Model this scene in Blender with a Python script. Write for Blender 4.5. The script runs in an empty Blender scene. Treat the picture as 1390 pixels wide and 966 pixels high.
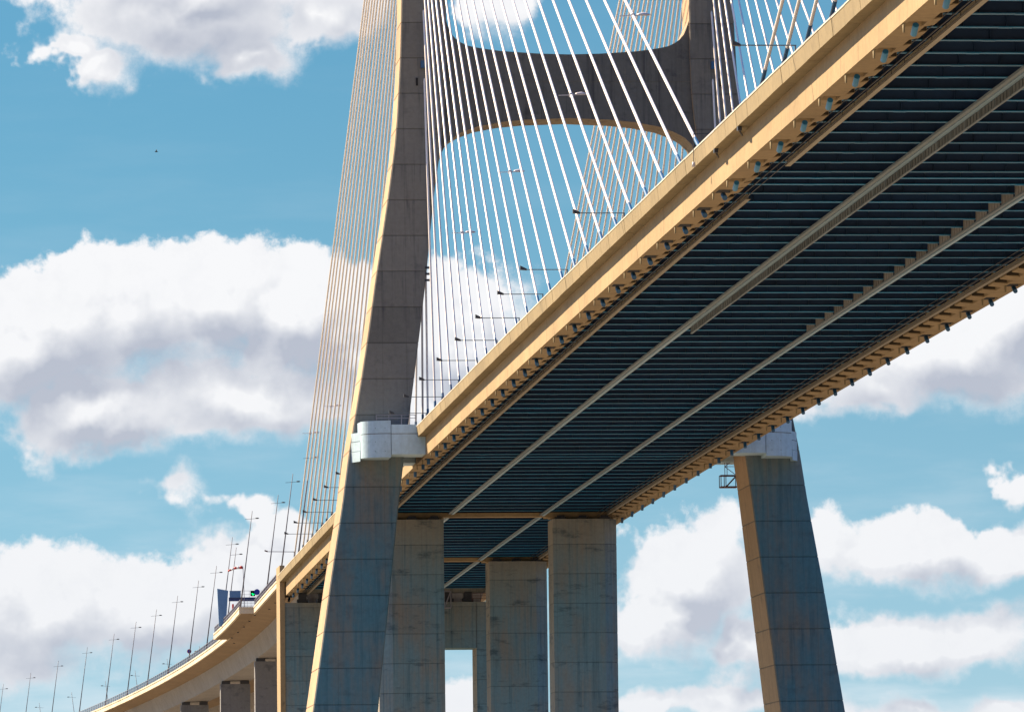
import bpy, math, random
from mathutils import Vector, Matrix
random.seed(7)
R = math.radians
scene = bpy.context.scene
col = scene.collection

# ------------------------------------------------------------------ camera
H0 = 46.0                                    # deck reference level above the flat
cam_d = bpy.data.cameras.new("camera")
cam = bpy.data.objects.new("camera", cam_d); col.objects.link(cam)
FW = Vector((0.10274923837550134, 0.990317967200711, 0.09334301180434366))
RT = Vector((0.9947053943729443, -0.10211241208946495, -0.011585926921764262))
UP = Vector((0.0019422715102606434, -0.09403924253588355, 0.9955665966898736))
M = Matrix.Identity(4)
for i in range(3):
    M[i][0] = RT[i]; M[i][1] = UP[i]; M[i][2] = -FW[i]
M[0][3], M[1][3], M[2][3] = -62.395, -547.897, -40.925 + H0
cam.matrix_world = M
FPX = 7791.16
cam_d.sensor_width = 36.0
cam_d.lens = FPX / 1390.0 * 36.0
cam_d.clip_start = 1.0
cam_d.clip_end = 60000.0
scene.camera = cam

# ------------------------------------------------------------------ light
SUN_AZ, SUN_EL = R(36.0), R(40.5)            # azimuth measured from -X towards +Y
SUN = Vector((-math.cos(SUN_AZ) * math.cos(SUN_EL), math.sin(SUN_AZ) * math.cos(SUN_EL), math.sin(SUN_EL)))
sl = bpy.data.lights.new("sun", 'SUN'); sl.energy = 5.0; sl.angle = R(0.5); sl.color = (1.0, 0.78, 0.53)
so = bpy.data.objects.new("sun", sl); col.objects.link(so)
so.rotation_euler = SUN.to_track_quat('Z', 'Y').to_euler()
so.location = (-300, 200, 400)
scene.view_settings.view_transform = 'Standard'
scene.view_settings.look = 'None'
scene.view_settings.exposure = 1.65
scene.view_settings.gamma = 1.0
scene.view_settings.use_curve_mapping = False
scene.cycles.max_bounces = 5
scene.cycles.diffuse_bounces = 3
scene.cycles.glossy_bounces = 2
scene.cycles.use_denoising = True

# ------------------------------------------------------------------ node helper
class NT:
    def __init__(s, tree): s.t = tree
    def n(s, typ, **kw):
        nd = s.t.nodes.new(typ)
        ins = kw.pop('ins', {})
        for k, v in kw.items(): setattr(nd, k, v)
        for k, v in ins.items(): s.put(nd.inputs[k], v)
        return nd
    def put(s, sock, v):
        if isinstance(v, bpy.types.NodeSocket): s.t.links.new(v, sock)
        else: sock.default_value = v
    def m(s, op, a, b=0.0, c=None, clamp=False):
        nd = s.t.nodes.new('ShaderNodeMath'); nd.operation = op; nd.use_clamp = clamp
        s.put(nd.inputs[0], a); s.put(nd.inputs[1], b)
        if c is not None: s.put(nd.inputs[2], c)
        return nd.outputs[0]
    def v(s, op, a, b=(0, 0, 0), scale=None):
        nd = s.t.nodes.new('ShaderNodeVectorMath'); nd.operation = op
        s.put(nd.inputs[0], a); s.put(nd.inputs[1], b)
        if scale is not None: s.put(nd.inputs['Scale'], scale)
        return nd.outputs['Value'] if op in ('LENGTH', 'DOT_PRODUCT') else nd.outputs[0]
    def mix(s, f, a, b, blend='MIX'):
        nd = s.t.nodes.new('ShaderNodeMix'); nd.data_type = 'RGBA'; nd.blend_type = blend
        s.put(nd.inputs[0], f); s.put(nd.inputs[6], a); s.put(nd.inputs[7], b)
        return nd.outputs[2]
    def ramp(s, f, a, b):                    # smooth 0..1 between a and b
        nd = s.t.nodes.new('ShaderNodeMapRange'); nd.interpolation_type = 'SMOOTHSTEP'
        s.put(nd.inputs[0], f); nd.inputs[1].default_value = a; nd.inputs[2].default_value = b
        return nd.outputs[0]
    def noise(s, vec, scale, detail=4.0, rough=0.55):
        nd = s.n('ShaderNodeTexNoise', ins={'Scale': scale, 'Detail': detail, 'Roughness': rough})
        s.put(nd.inputs['Vector'], vec)
        return nd.outputs['Fac']

# ------------------------------------------------------------------ sky: clear blue with cumulus banks
world = bpy.data.worlds.new("World"); scene.world = world
world.use_nodes = True
wt = world.node_tree; wt.nodes.clear(); W = NT(wt)
# cloud masses: (bearing, height, half width, half height, thickness) in 1/7791 rad
BLOBS = [(362, 1199, 200, 85, 0.8), (212, 1150, 50, 36, 0.78), (251, 1120, 55, 40, 0.8), (452, 1144, 70, 42, 0.8), (564, 1203, 80, 55, 0.8), (362, 1254, 260, 60, 0.8), (771, 1206, 60, 38, 0.45), (159, 746, 190, 105, 1.0), (299, 776, 170, 110, 1.0), (405, 805, 110, 95, 1.0), (510, 784, 100, 100, 1.0), (439, 675, 180, 70, 1.0), (229, 656, 160, 55, 1.0), (590, 744, 70, 120, 1.0), (740, 742, 105, 115, 1.0), (679, 653, 150, 60, 1.0), (353, 556, 50, 26, 0.45), (438, 535, 42, 20, 0.45), (168, 388, 170, 80, 1.0), (317, 381, 160, 82, 1.0), (417, 410, 110, 90, 1.0), (477, 455, 60, 70, 1.0), (1412, 722, 190, 95, 1.0), (1508, 770, 120, 115, 1.0), (1290, 668, 120, 42, 0.7), (1250, 700, 90, 45, 0.6), (1480, 541, 42, 22, 0.45), (1047, 418, 110, 85, 1.0), (1001, 369, 90, 62, 1.0), (1116, 343, 70, 42, 1.0), (1342, 452, 140, 48, 1.0), (1462, 457, 95, 52, 1.0), (1330, 333, 110, 46, 1.0), (1444, 343, 95, 46, 1.0), (1348, 243, 120, 22, 0.65), (1457, 243, 90, 24, 0.65), (1090, 260, 58, 28, 0.65), (1005, 251, 60, 18, 0.65), (1255, 462, 95, 45, 0.6), (1255, 335, 90, 38, 0.5), (1145, 300, 80, 42, 0.5), (1190, 255, 110, 26, 0.5), (120, 330, 190, 50, 0.6), (740, 251, 70, 34, 0.65)]
cg = bpy.data.node_groups.new("cloud_density", 'ShaderNodeTree')
cg.interface.new_socket("Angle", in_out='INPUT', socket_type='NodeSocketVector')
cg.interface.new_socket("Direction", in_out='INPUT', socket_type='NodeSocketVector')
cg.interface.new_socket("Density", in_out='OUTPUT', socket_type='NodeSocketFloat')
cg.interface.new_socket("Height", in_out='OUTPUT', socket_type='NodeSocketFloat')
G = NT(cg)
gi = G.n('NodeGroupInput'); go = G.n('NodeGroupOutput')
acc = None
wn = G.n('ShaderNodeTexNoise', ins={'Scale': 75.0, 'Detail': 4.0, 'Roughness': 0.55}); G.put(wn.inputs['Vector'], gi.outputs[1])
wang = G.v('ADD', gi.outputs[0], G.v('MULTIPLY', G.v('SUBTRACT', wn.outputs['Color'], (0.5, 0.5, 0.5)), (190, 120, 0)))
for (cx, cy, rx, ry, am) in BLOBS:
    q = G.v('MULTIPLY', G.v('SUBTRACT', wang, (cx, cy, 0)), (1 / rx, 1 / ry, 0))
    d = G.m('MULTIPLY', G.m('SUBTRACT', 1.0, G.v('LENGTH', q)), am)
    acc = d if acc is None else G.m('SMOOTH_MAX', acc, d, 0.22)
# elsewhere in the sky the same kind of cumulus, from a broad noise
sp = G.n('ShaderNodeSeparateXYZ', ins={0: gi.outputs[0]})
far = G.m('MAXIMUM', G.m('ABSOLUTE', G.m('DIVIDE', G.m('SUBTRACT', sp.outputs[0], 805.0), 900.0)), G.m('ABSOLUTE', G.m('DIVIDE', G.m('SUBTRACT', sp.outputs[1], 730.0), 620.0)))
up = G.n('ShaderNodeSeparateXYZ', ins={0: gi.outputs[1]}).outputs[2]
wide = G.m('SUBTRACT', G.m('MULTIPLY', G.m('SUBTRACT', G.noise(G.v('MULTIPLY', gi.outputs[1], (1, 1, 1.8)), 9.0, 2.0, 0.5), 0.52), 6.0), G.m('MULTIPLY', up, 1.3))
base = G.n('ShaderNodeMix', ins={0: G.ramp(far, 0.95, 1.25), 2: acc, 3: wide}).outputs[0]
base = G.m('MAXIMUM', base, -1.2)
n1 = G.noise(G.v('MULTIPLY', gi.outputs[1], (1, 1, 1.3)), 62.0, 3.0, 0.5)
n2 = G.noise(gi.outputs[1], 150.0, 9.0, 0.66)
calm = G.m('SUBTRACT', 1.0, G.m('MULTIPLY', G.ramp(base, 0.10, 0.55), 0.72))      # the heart of a cloud is solid
soft = G.m('ADD', G.m('MULTIPLY_ADD', base, 1.45, 0.16), G.m('MULTIPLY', G.m('MULTIPLY', G.m('SUBTRACT', n1, 0.5), 1.25), calm))
dens = G.m('ADD', soft, G.m('MULTIPLY', G.m('MULTIPLY', G.m('SUBTRACT', n2, 0.5), 1.2), calm))
G.put(go.inputs[0], dens); G.put(go.inputs[1], soft)
tc = W.n('ShaderNodeTexCoord')
D = tc.outputs['Generated']
ds = W.n('ShaderNodeSeparateXYZ', ins={0: D})
az = W.m('MULTIPLY', W.m('ARCTAN2', ds.outputs[0], ds.outputs[1]), FPX)
el = W.m('MULTIPLY', W.m('ARCSINE', ds.outputs[2]), FPX)
ang = W.n('ShaderNodeCombineXYZ', ins={0: az, 1: el}).outputs[0]
def cloud(dx, dy):
    g = wt.nodes.new('ShaderNodeGroup'); g.node_tree = cg
    W.put(g.inputs[0], W.v('ADD', ang, (dx, dy, 0)) if dx or dy else ang)
    off = RT * (dx / FPX) + Vector((0, 0, 1)) * (dy / FPX)
    W.put(g.inputs[1], W.v('ADD', D, tuple(off)) if dx or dy else D)
    return g
c0 = cloud(0, 0); c1 = cloud(-26, 55)
lit = W.m('SUBTRACT', c0.outputs[1], c1.outputs[1])
under = W.m('SUBTRACT', 0.44, W.m('MULTIPLY', lit, 0.70), clamp=True)
low = W.m('EXPONENT', W.m('MULTIPLY', W.m('MAXIMUM', ds.outputs[2], 0.0), -14.0))
mask = W.m('DIVIDE', W.m('ADD', c0.outputs[0], 0.02), W.m('ADD', W.m('MULTIPLY_ADD', under, 0.75, 0.20), W.m('MULTIPLY', low, 0.35)), clamp=True)
mask = W.ramp(mask, 0.0, 1.0)
depth = W.ramp(c0.outputs[1], 0.0, 1.25)
fine = W.m('MULTIPLY', W.m('SUBTRACT', W.m('SUBTRACT', c0.outputs[0], c0.outputs[1]), W.m('SUBTRACT', c1.outputs[0], c1.outputs[1])), 0.30)
shade = W.m('ADD', fine, W.m('SUBTRACT', 1.0, W.m('MULTIPLY', W.m('MULTIPLY', depth, under), 1.85)), clamp=True)
cloud_col = W.mix(shade, (0.145, 0.157, 0.188, 1), (0.310, 0.310, 0.314, 1))
cloud_col = W.mix(W.m('MULTIPLY', low, 0.6), cloud_col, (0.225, 0.24, 0.262, 1))    # far clouds sink into the haze
# the photograph's blue leans to teal and pales towards the horizon
sky = W.n('ShaderNodeTexSky', sky_type='NISHITA', sun_disc=False, sun_elevation=SUN_EL, sun_rotation=math.atan2(SUN.x, SUN.y), altitude=10.0, air_density=1.0, dust_density=0.6, ozone_density=2.0)
W.put(sky.inputs[0], W.v('NORMALIZE', W.v('ADD', W.v('MULTIPLY', D, (1, 1, 1.9)), (0, 0, 0.12))))
tint = W.mix(W.ramp(ds.outputs[2], 0.10, 0.6), (0.228, 0.706, 0.690, 1), (0.26, 0.88, 1.65, 1))  # overhead blue, out of view, boosted to cool the fill light
skyc = W.v('MULTIPLY', W.v('SCALE', sky.outputs[0], scale=0.05), tint)
pale = W.m('EXPONENT', W.m('MULTIPLY', W.m('MAXIMUM', ds.outputs[2], 0.0), -13.0))
skyc = W.mix(W.m('MULTIPLY', pale, 0.95), skyc, (0.182, 0.228, 0.254, 1))
veil_n = W.noise(W.v('MULTIPLY', D, (1, 1, 5.0)), 26.0, 5.0, 0.55)
veil = W.m('MULTIPLY', W.ramp(veil_n, 0.40, 0.72), W.m('EXPONENT', W.m('MULTIPLY', W.m('MAXIMUM', ds.outputs[2], 0.0), -26.0)))
skyc = W.mix(W.m('MULTIPLY', veil, 1.0, clamp=True), skyc, (0.275, 0.29, 0.305, 1))
final = W.mix(mask, skyc, cloud_col)
bg = W.n('ShaderNodeBackground', ins={'Color': final, 'Strength': 1.0})
wo = W.n('ShaderNodeOutputWorld')
wt.links.new(bg.outputs[0], wo.inputs[0])
world.cycles.sampling_method = 'MANUAL'
world.cycles.sample_map_resolution = 512

# ------------------------------------------------------------------ materials
def newmat(name):
    m = bpy.data.materials.new(name); m.use_nodes = True
    t = m.node_tree; t.nodes.clear(); N = NT(t)
    b = N.n('ShaderNodeBsdfPrincipled'); o = N.n('ShaderNodeOutputMaterial')
    t.links.new(b.outputs[0], o.inputs[0])
    return m, N, b
def plain(name, c, rough=0.6, metal=0.0, var=0.12, emit=None):
    m, N, b = newmat(name)
    g = N.n('ShaderNodeNewGeometry')
    f = N.noise(g.outputs['Position'], 1.3, 5.0, 0.6)
    rnd = N.n('ShaderNodeObjectInfo').outputs['Random']
    k = N.m('MULTIPLY', N.m('ADD', 1.0 - var, N.m('MULTIPLY', f, 2 * var)), N.m('MULTIPLY_ADD', rnd, var * 1.6, 1.0 - var * 0.8))
    N.put(b.inputs['Base Color'], N.v('SCALE', (c[0], c[1], c[2]), scale=k))
    b.inputs['Roughness'].default_value = rough; b.inputs['Metallic'].default_value = metal
    if emit:
        b.inputs['Emission Color'].default_value = (*emit[0], 1); b.inputs['Emission Strength'].default_value = emit[1]
    return m
def concrete(name, c, stain=(0.05, 0.055, 0.06), streak=0.35, blotch=0.3, damp=None, shade_z=0.0, lift=0.0, rough=0.85, bsc=0.16, face=None, bmap=(1, 1, 1.6), drip=0.0, panel=0.0, zref=-2.15):  # damp: colour of the blue shade painted in below shade_z
    """board-marked concrete: mottling, run-off streaks under the joints, blotches, per-lift batches"""
    m, N, b = newmat(name)
    geo = N.n('ShaderNodeNewGeometry'); P = geo.outputs['Position']
    nr = N.n('ShaderNodeSeparateXYZ', ins={0: geo.outputs['Normal']})
    nx, ny = nr.outputs[0], N.m('ABSOLUTE', nr.outputs[1])
    s = N.n('ShaderNodeSeparateXYZ', ins={0: P})
    fine = N.noise(P, 2.6, 6.0, 0.68)
    big = N.noise(N.v('MULTIPLY', P, (1, 1, 0.55)), bsc, 5.0, 0.6)
    run = N.noise(N.v('MULTIPLY', P, (1.0, 1.0, 0.03)), 1.6, 6.0, 0.72)
    k = N.m('ADD', 0.76, N.m('MULTIPLY', fine, 0.48))
    k = N.m('MULTIPLY', k, N.m('MULTIPLY_ADD', big, 0.5, 0.75))
    k = N.m('MULTIPLY', k, N.m('MULTIPLY_ADD', N.n('ShaderNodeObjectInfo').outputs['Random'], 0.14, 0.93))
    if lift:
        w = N.m('DIVIDE', N.m('SUBTRACT', s.outputs[2], H0 + zref), lift)
        cell = N.n('ShaderNodeTexWhiteNoise', noise_dimensions='1D'); N.put(cell.inputs['W'], N.m('FLOOR', w))
        k = N.m('MULTIPLY', k, N.m('ADD', 0.90, N.m('MULTIPLY', cell.outputs['Value'], 0.2)))
        jl = N.m('LESS_THAN', N.m('ABSOLUTE', N.m('SUBTRACT', N.m('FRACT', N.m('ADD', w, 0.5)), 0.5)), 0.016)
        k = N.m('MULTIPLY', k, N.m('SUBTRACT', 1.0, N.m('MULTIPLY', jl, 0.28)))
        below = N.m('EXPONENT', N.m('MULTIPLY', N.m('SUBTRACT', 1.0, N.m('FRACT', w)), -3.5))
    if panel:                                    # shutter panel edges
        along = N.n('ShaderNodeMix', ins={0: N.m('GREATER_THAN', ny, 0.6), 2: s.outputs[1], 3: s.outputs[0]}).outputs[0]
        e = N.m('LESS_THAN', N.m('FRACT', N.m('DIVIDE', along, panel)), 0.035)
        k = N.m('MULTIPLY', k, N.m('SUBTRACT', 1.0, N.m('MULTIPLY', e, 0.13)))
    cc = (*c, 1)
    if face: cc = N.mix(N.ramp(ny, 0.12, 0.35), cc, (*face, 1))  # shade put into the colour: front and rear faces darker than the sides
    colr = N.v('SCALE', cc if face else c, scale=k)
    if damp:  # damp holds the painted blue shade colour
        f = N.m('MULTIPLY', N.ramp(N.m('ADD', s.outputs[2], N.m('MULTIPLY', N.m('SUBTRACT', big, 0.5), 14.0)), H0 + shade_z, H0 + shade_z - 10.0), N.ramp(N.m('ADD', big, N.m('MULTIPLY', N.m('SUBTRACT', run, 0.5), 0.5)), 0.22, 0.62))
        f = N.m('MULTIPLY', f, N.ramp(nx, -0.85, -0.5))      # blue shade painted into the colour, left off the sunlit side
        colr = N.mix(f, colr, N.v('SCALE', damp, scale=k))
    f1 = N.m('MULTIPLY', N.ramp(run, 0.50, 0.74), streak)
    if lift: f1 = N.m('MULTIPLY', f1, N.m('MULTIPLY_ADD', below, 0.75, 0.45))
    colr = N.mix(f1, colr, (*stain, 1))
    f2 = N.m('MULTIPLY', N.ramp(N.noise(N.v('MULTIPLY', P, bmap), 0.42, 7.0, 0.70), 0.54, 0.68), blotch)
    colr = N.mix(f2, colr, (*stain, 1))
    if drip:                                     # short dark drips running down from the top of the girder
        dn = N.noise(N.v('MULTIPLY', P, (0.4, 2.2, 0.22)), 1.0, 4.0, 0.7)
        colr = N.mix(N.m('MULTIPLY', N.ramp(dn, 0.60, 0.72), drip), colr, (*stain, 1))
    N.put(b.inputs['Base Color'], colr)
    b.inputs['Roughness'].default_value = rough
    b.inputs['Specular IOR Level'].default_value = 0.25
    bp_ = N.n('ShaderNodeBump', ins={'Strength': 0.25, 'Distance': 0.03, 'Height': N.m('ADD', fine, run)})
    N.put(b.inputs['Normal'], bp_.outputs[0])
    return m

M_GIRD = concrete("ochre_concrete", (0.285, 0.21, 0.118), (0.10, 0.075, 0.05), 0.25, 0.22, drip=0.6)
M_CORN = concrete("cornice_concrete", (0.215, 0.175, 0.103), (0.08, 0.065, 0.045), 0.3, 0.2, drip=0.5)
M_COPE = concrete("pale_coping_concrete", (0.50, 0.46, 0.38), (0.2, 0.18, 0.14), 0.2, 0.1)
M_LEG = concrete("pylon_concrete", (0.36, 0.255, 0.16), (0.035, 0.040, 0.048), 0.7, 0.25, damp=(0.062, 0.165, 0.225), shade_z=6.0, lift=3.45, panel=2.3, face=(0.178, 0.170, 0.150))  # damp: blue shade painted into the colour
M_PIER = concrete("pier_concrete", (0.225, 0.21, 0.178), (0.018, 0.040, 0.060), 0.8, 0.6, damp=(0.12, 0.22, 0.265), shade_z=1.5, lift=3.2, bmap=(0.6, 0.6, 1.9), panel=2.1, zref=-3.17)  # damp: blue shade painted into the colour
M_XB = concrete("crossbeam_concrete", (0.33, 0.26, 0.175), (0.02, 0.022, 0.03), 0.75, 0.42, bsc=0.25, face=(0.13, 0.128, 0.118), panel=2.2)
M_VIA = concrete("viaduct_soffit_concrete", (0.22, 0.16, 0.10), (0.09, 0.07, 0.05), 0.30, 0.12)
M_VWEB = concrete("viaduct_web_concrete", (0.26, 0.25, 0.24), (0.13, 0.105, 0.085), 0.75, 0.10)
M_VCOR = concrete("viaduct_cornice_concrete", (0.50, 0.44, 0.34), (0.25, 0.21, 0.15), 0.10, 0.06)
M_VPIER = concrete("viaduct_pier_concrete", (0.17, 0.175, 0.19), (0.035, 0.042, 0.058), 0.4, 0.4)
M_WHITE = concrete("pale_painted_concrete", (0.37, 0.51, 0.60), (0.20, 0.22, 0.22), 0.35, 0.16, rough=0.6)
M_SLAB = plain("shade_dark_soffit", (0.002, 0.02, 0.06), 0.8)  # concrete soffit blackened to stand in for deep shade
M_WEB = plain("shade_dark_beam_steel", (0.002, 0.032, 0.10), 0.6, var=0.3)  # beam webs darkened as painted shade; the flanges carry the teal
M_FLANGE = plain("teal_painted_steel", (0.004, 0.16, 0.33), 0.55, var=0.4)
M_RAIL = plain("weathered_galvanised_steel", (0.115, 0.15, 0.175), 0.6, var=0.25)
M_RAILB = plain("pale_blue_steel", (0.23, 0.36, 0.46), 0.45)
M_TRAY = plain("grey_panel", (0.085, 0.10, 0.105), 0.7, var=0.3)
M_STEEL = plain("dark_steel", (0.03, 0.032, 0.04), 0.5)
M_GALV = plain("grey_galvanised_steel", (0.20, 0.20, 0.24), 0.6)
M_POLE = plain("dull_grey_pole", (0.13, 0.125, 0.15), 0.7)
M_CABLE = plain("warm_white_stay_sheath", (0.78, 0.72, 0.66), 0.35, var=0.05)
M_SOCK = plain("blue_stay_socket", (0.015, 0.09, 0.20), 0.45)
M_CAP = plain("bright_blue_anchor_cap", (0.035, 0.20, 0.36), 0.45)
M_HOLE = plain("black_recess", (0.006, 0.006, 0.008), 0.9)
M_CSHADE = plain("corbel_shade_brown", (0.045, 0.034, 0.02), 0.8, var=0.3)
M_WPAN = plain("light_grey_panel", (0.19, 0.19, 0.185), 0.7, var=0.3)
M_SEAL = plain("brown_joint_sealant", (0.13, 0.085, 0.06), 0.9)
M_ROAD = plain("asphalt", (0.05, 0.05, 0.05), 0.9)
M_RED = plain("red_paint", (0.55, 0.03, 0.02), 0.5)
M_RUST = plain("red_brown_steel", (0.10, 0.035, 0.035), 0.6)
M_WCLOTH = plain("white_cloth", (0.8, 0.78, 0.76), 0.9)
M_GANT = plain("slate_blue_paint", (0.11, 0.23, 0.40), 0.5)
M_GRAIL = plain("beige_painted_rail", (0.22, 0.195, 0.145), 0.6, var=0.25)
M_NAVY = plain("navy_paint", (0.03, 0.05, 0.15), 0.5)
M_SIGNB = plain("blue_sign_face", (0.02, 0.03, 0.30), 0.4)
M_LAMP = plain("lamp_housing", (0.5, 0.48, 0.52), 0.35)
M_GREEN = plain("lit_green_lens", (0.0, 0.4, 0.08), 0.3, emit=((0.0, 1.0, 0.15), 1.2))
M_SAND = plain("tidal_sand", (0.20, 0.175, 0.135), 0.95, var=0.2)
M_WATER = plain("river_water", (0.05, 0.07, 0.07), 0.08)
M_BIRD = plain("dark_feathers", (0.02, 0.02, 0.02), 0.8)

# ------------------------------------------------------------------ mesh builder
class MB:
    def __init__(s): s.v = []; s.f = []; s.mi = []; s.sm = []
    def add(s, vs, fs, mi=0, smooth=False):
        o = len(s.v); s.v.extend([tuple(p) for p in vs])
        for f in fs: s.f.append(tuple(o + i for i in f)); s.mi.append(mi); s.sm.append(smooth)
        return s
    def box(s, x0, x1, y0, y1, z0, z1, mi=0):
        return s.add([(x0, y0, z0), (x1, y0, z0), (x1, y1, z0), (x0, y1, z0), (x0, y0, z1), (x1, y0, z1), (x1, y1, z1), (x0, y1, z1)],
                     [(3, 2, 1, 0), (4, 5, 6, 7), (0, 1, 5, 4), (1, 2, 6, 5), (2, 3, 7, 6), (3, 0, 4, 7)], mi)
    def prism(s, poly, z0, z1, mi=0):              # vertical prism on an XY polygon (counter-clockwise)
        n = len(poly)
        vs = [(x, y, z0) for x, y in poly] + [(x, y, z1) for x, y in poly]
        fs = [tuple(range(n - 1, -1, -1)), tuple(range(n, 2 * n))] + [(i, (i + 1) % n, n + (i + 1) % n, n + i) for i in range(n)]
        return s.add(vs, fs, mi)
    def loft(s, rings, mi=0, caps=True, smooth=False):
        n = len(rings[0]); vs = [p for r in rings for p in r]; fs = []
        for j in range(len(rings) - 1):
            for i in range(n):
                a = j * n + i; b = j * n + (i + 1) % n
                fs.append((a, b, b + n, a + n))
        s.add(vs, fs, mi, smooth)
        if caps:
            o = len(s.v) - len(vs)
            s.f.append(tuple(o + i for i in range(n - 1, -1, -1))); s.mi.append(mi); s.sm.append(False)
            o2 = o + (len(rings) - 1) * n
            s.f.append(tuple(o2 + i for i in range(n))); s.mi.append(mi); s.sm.append(False)
        return s
    def tube(s, p0, p1, r0, r1=None, n=8, mi=0):
        p0 = Vector(p0); p1 = Vector(p1); r1 = r0 if r1 is None else r1
        d = (p1 - p0).normalized(); a = d.orthogonal().normalized(); b = d.cross(a)
        R0 = [p0 + (a * math.cos(2 * math.pi * i / n) + b * math.sin(2 * math.pi * i / n)) * r0 for i in range(n)]
        R1 = [p1 + (a * math.cos(2 * math.pi * i / n) + b * math.sin(2 * math.pi * i / n)) * r1 for i in range(n)]
        return s.loft([R0, R1], mi, True, n > 6)
    def bar(s, p0, p1, w, h, mi=0):                # rectangular bar, w sideways, h upwards
        p0 = Vector(p0); p1 = Vector(p1); d = (p1 - p0).normalized()
        a = d.cross(Vector((0, 0, 1)))
        a = Vector((1, 0, 0)) if a.length < 1e-4 else a.normalized()
        b = a.cross(d)
        q = [(-a * w - b * h) / 2, (a * w - b * h) / 2, (a * w + b * h) / 2, (-a * w + b * h) / 2]
        return s.loft([[p0 + k for k in q], [p1 + k for k in q]], mi)
    def mesh(s, name, mats):
        me = bpy.data.meshes.new(name); me.from_pydata(s.v, [], s.f)
        for m in (mats if isinstance(mats, (list, tuple)) else [mats]): me.materials.append(m)
        me.polygons.foreach_set('material_index', s.mi); me.polygons.foreach_set('use_smooth', s.sm)
        me.update(); return me

def wloc(o):
    p = Vector((0, 0, 0))
    while o: p = p + o.location; o = o.parent
    return p
def link(name, data, loc=(0, 0, 0), parent=None, rot=None):
    """loc is in world space; parents are never rotated"""
    o = bpy.data.objects.new(name, data); col.objects.link(o)
    if parent: o.parent = parent; o.location = Vector(loc) - wloc(parent)
    else: o.location = loc
    if rot: o.rotation_euler = rot
    return o
def tag(o, label, cat, group=None):
    o['label'] = label; o['category'] = cat
    if group: o['group'] = group
    return o
def thing(name, label, cat, loc, group=None):
    return tag(link(name, None, loc), label, cat, group)
def part(name, mb, mats, parent, origin=None, kind=None):
    """mesh given in world coordinates, origin moved to `origin`"""
    og = Vector(origin) if origin is not None else wloc(parent)
    me = mb.mesh(name, mats)
    me.transform(Matrix.Translation(-og))
    o = link(name, me, og, parent)
    if kind: o['kind'] = kind
    return o
ORD = "first second third fourth fifth sixth seventh eighth ninth tenth eleventh twelfth thirteenth fourteenth fifteenth sixteenth seventeenth eighteenth nineteenth twentieth twenty-first twenty-second twenty-third twenty-fourth".split()

# ------------------------------------------------------------------ alignment
KV = -1.63910342e-05; GV = 418.4 * KV; MID = 209.2
def zd(Y): return H0 + GV * Y + KV * Y * Y              # reference level of the deck
def slope(Y): return math.atan(GV + 2 * KV * Y)
NODE0, PITCH = 3.05, 8.83
def node(n): return NODE0 + PITCH * (n - 1)              # n = 1..24 from the pylon
NODES_MAIN = [-node(n) for n in range(1, 25)]
NODES_FAR = [-(2 * MID - node(24 - j)) for j in range(0, 15)]
NODES_BACK = [node(n) for n in range(1, 24)]
YNEAR, YEND = -336.0, 206.0

# ------------------------------------------------------------------ ground
g = MB(); g.add([(-30000, -30000, 0), (30000, -30000, 0), (30000, 30000, 0), (-30000, 30000, 0)], [(0, 1, 2, 3)])
link("ground", g.mesh("ground", M_SAND))['kind'] = 'structure'
g = MB(); g.add([(160, -30000, 0.004), (29000, -30000, 0.004), (29000, 29000, 0.004), (160, 29000, 0.004)], [(0, 1, 2, 3)])
link("river", g.mesh("river", M_WATER))['kind'] = 'structure'

# ------------------------------------------------------------------ bridge deck
deck = thing("bridge_deck", "long ochre concrete bridge deck with dark blue steel cross beams beneath", "bridge deck", (0, 0, H0))
def sweep(poly, ys, off=None, mats=None):
    """sweep an XZ polygon (counter-clockwise seen from -Y) along the deck"""
    mb = MB(); rings = []
    for y in ys:
        rings.append([Vector((x, y, zd(y) + z)) for x, z in poly])
    mb.loft(rings); return mb
ys_all = [YNEAR + i * (YEND - YNEAR) / 60 for i in range(61)]
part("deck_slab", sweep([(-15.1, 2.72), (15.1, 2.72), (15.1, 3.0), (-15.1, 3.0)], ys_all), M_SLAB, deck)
part("road_surface", sweep([(-14.6, 3.004), (14.6, 3.004), (14.6, 3.05), (-14.6, 3.05)], ys_all), M_ROAD, deck)
# girder segments (one per stay spacing), cornice panels (one per beam spacing), beams, corbels
def girder_mesh(sx, ya, yb, d):
    """one stay spacing of edge girder; the stay is anchored in a pocket under it (d = way its lower end points)"""
    mb = MB(); e = 0.012; ya += e; yb -= e
    X0, X1, P0, P1 = 13.35, 14.65, 13.50, 14.40
    lo, hi = sorted((d * 1.15, -d * 0.50))
    zt = 1.30
    def q(x, y, z): return (sx * x, y, z)
    V = [q(x, y, 0.5) for y in (ya, lo, hi, yb) for x in (X0, P0, P1, X1)]           # 16 on the bottom
    F = []
    for j in range(3):
        for i in range(3):
            if i == 1 and j == 1: continue
            F.append((j * 4 + i, j * 4 + i + 1, j * 4 + i + 5, j * 4 + i + 4))
    V += [q(x, y, 2.716) for y in (ya, yb) for x in (X0, X1)]                          # 16..19
    F += [(16, 18, 19, 17), (0, 1, 2, 3, 17, 16), (12, 13, 14, 15, 19, 18), (0, 4, 8, 12, 18, 16), (3, 7, 11, 15, 19, 17)]
    mb.add(V, F, 0)
    # pocket: two cheeks, a seat square to the stay, a rear slope
    yp = d * 0.30
    A = [q(P0, -d * 0.50, 0.5), q(P1, -d * 0.50, 0.5), q(P0, yp, zt), q(P1, yp, zt), q(P0, d * 1.15, 0.5), q(P1, d * 1.15, 0.5)]
    mb.add(A, [(2, 3, 5, 4), (0, 2, 4), (1, 3, 5)], 0)
    mb.add(A, [(0, 1, 3, 2)], 1)
    return mb.mesh("girder_segment", [M_GIRD, M_STEEL])
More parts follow.
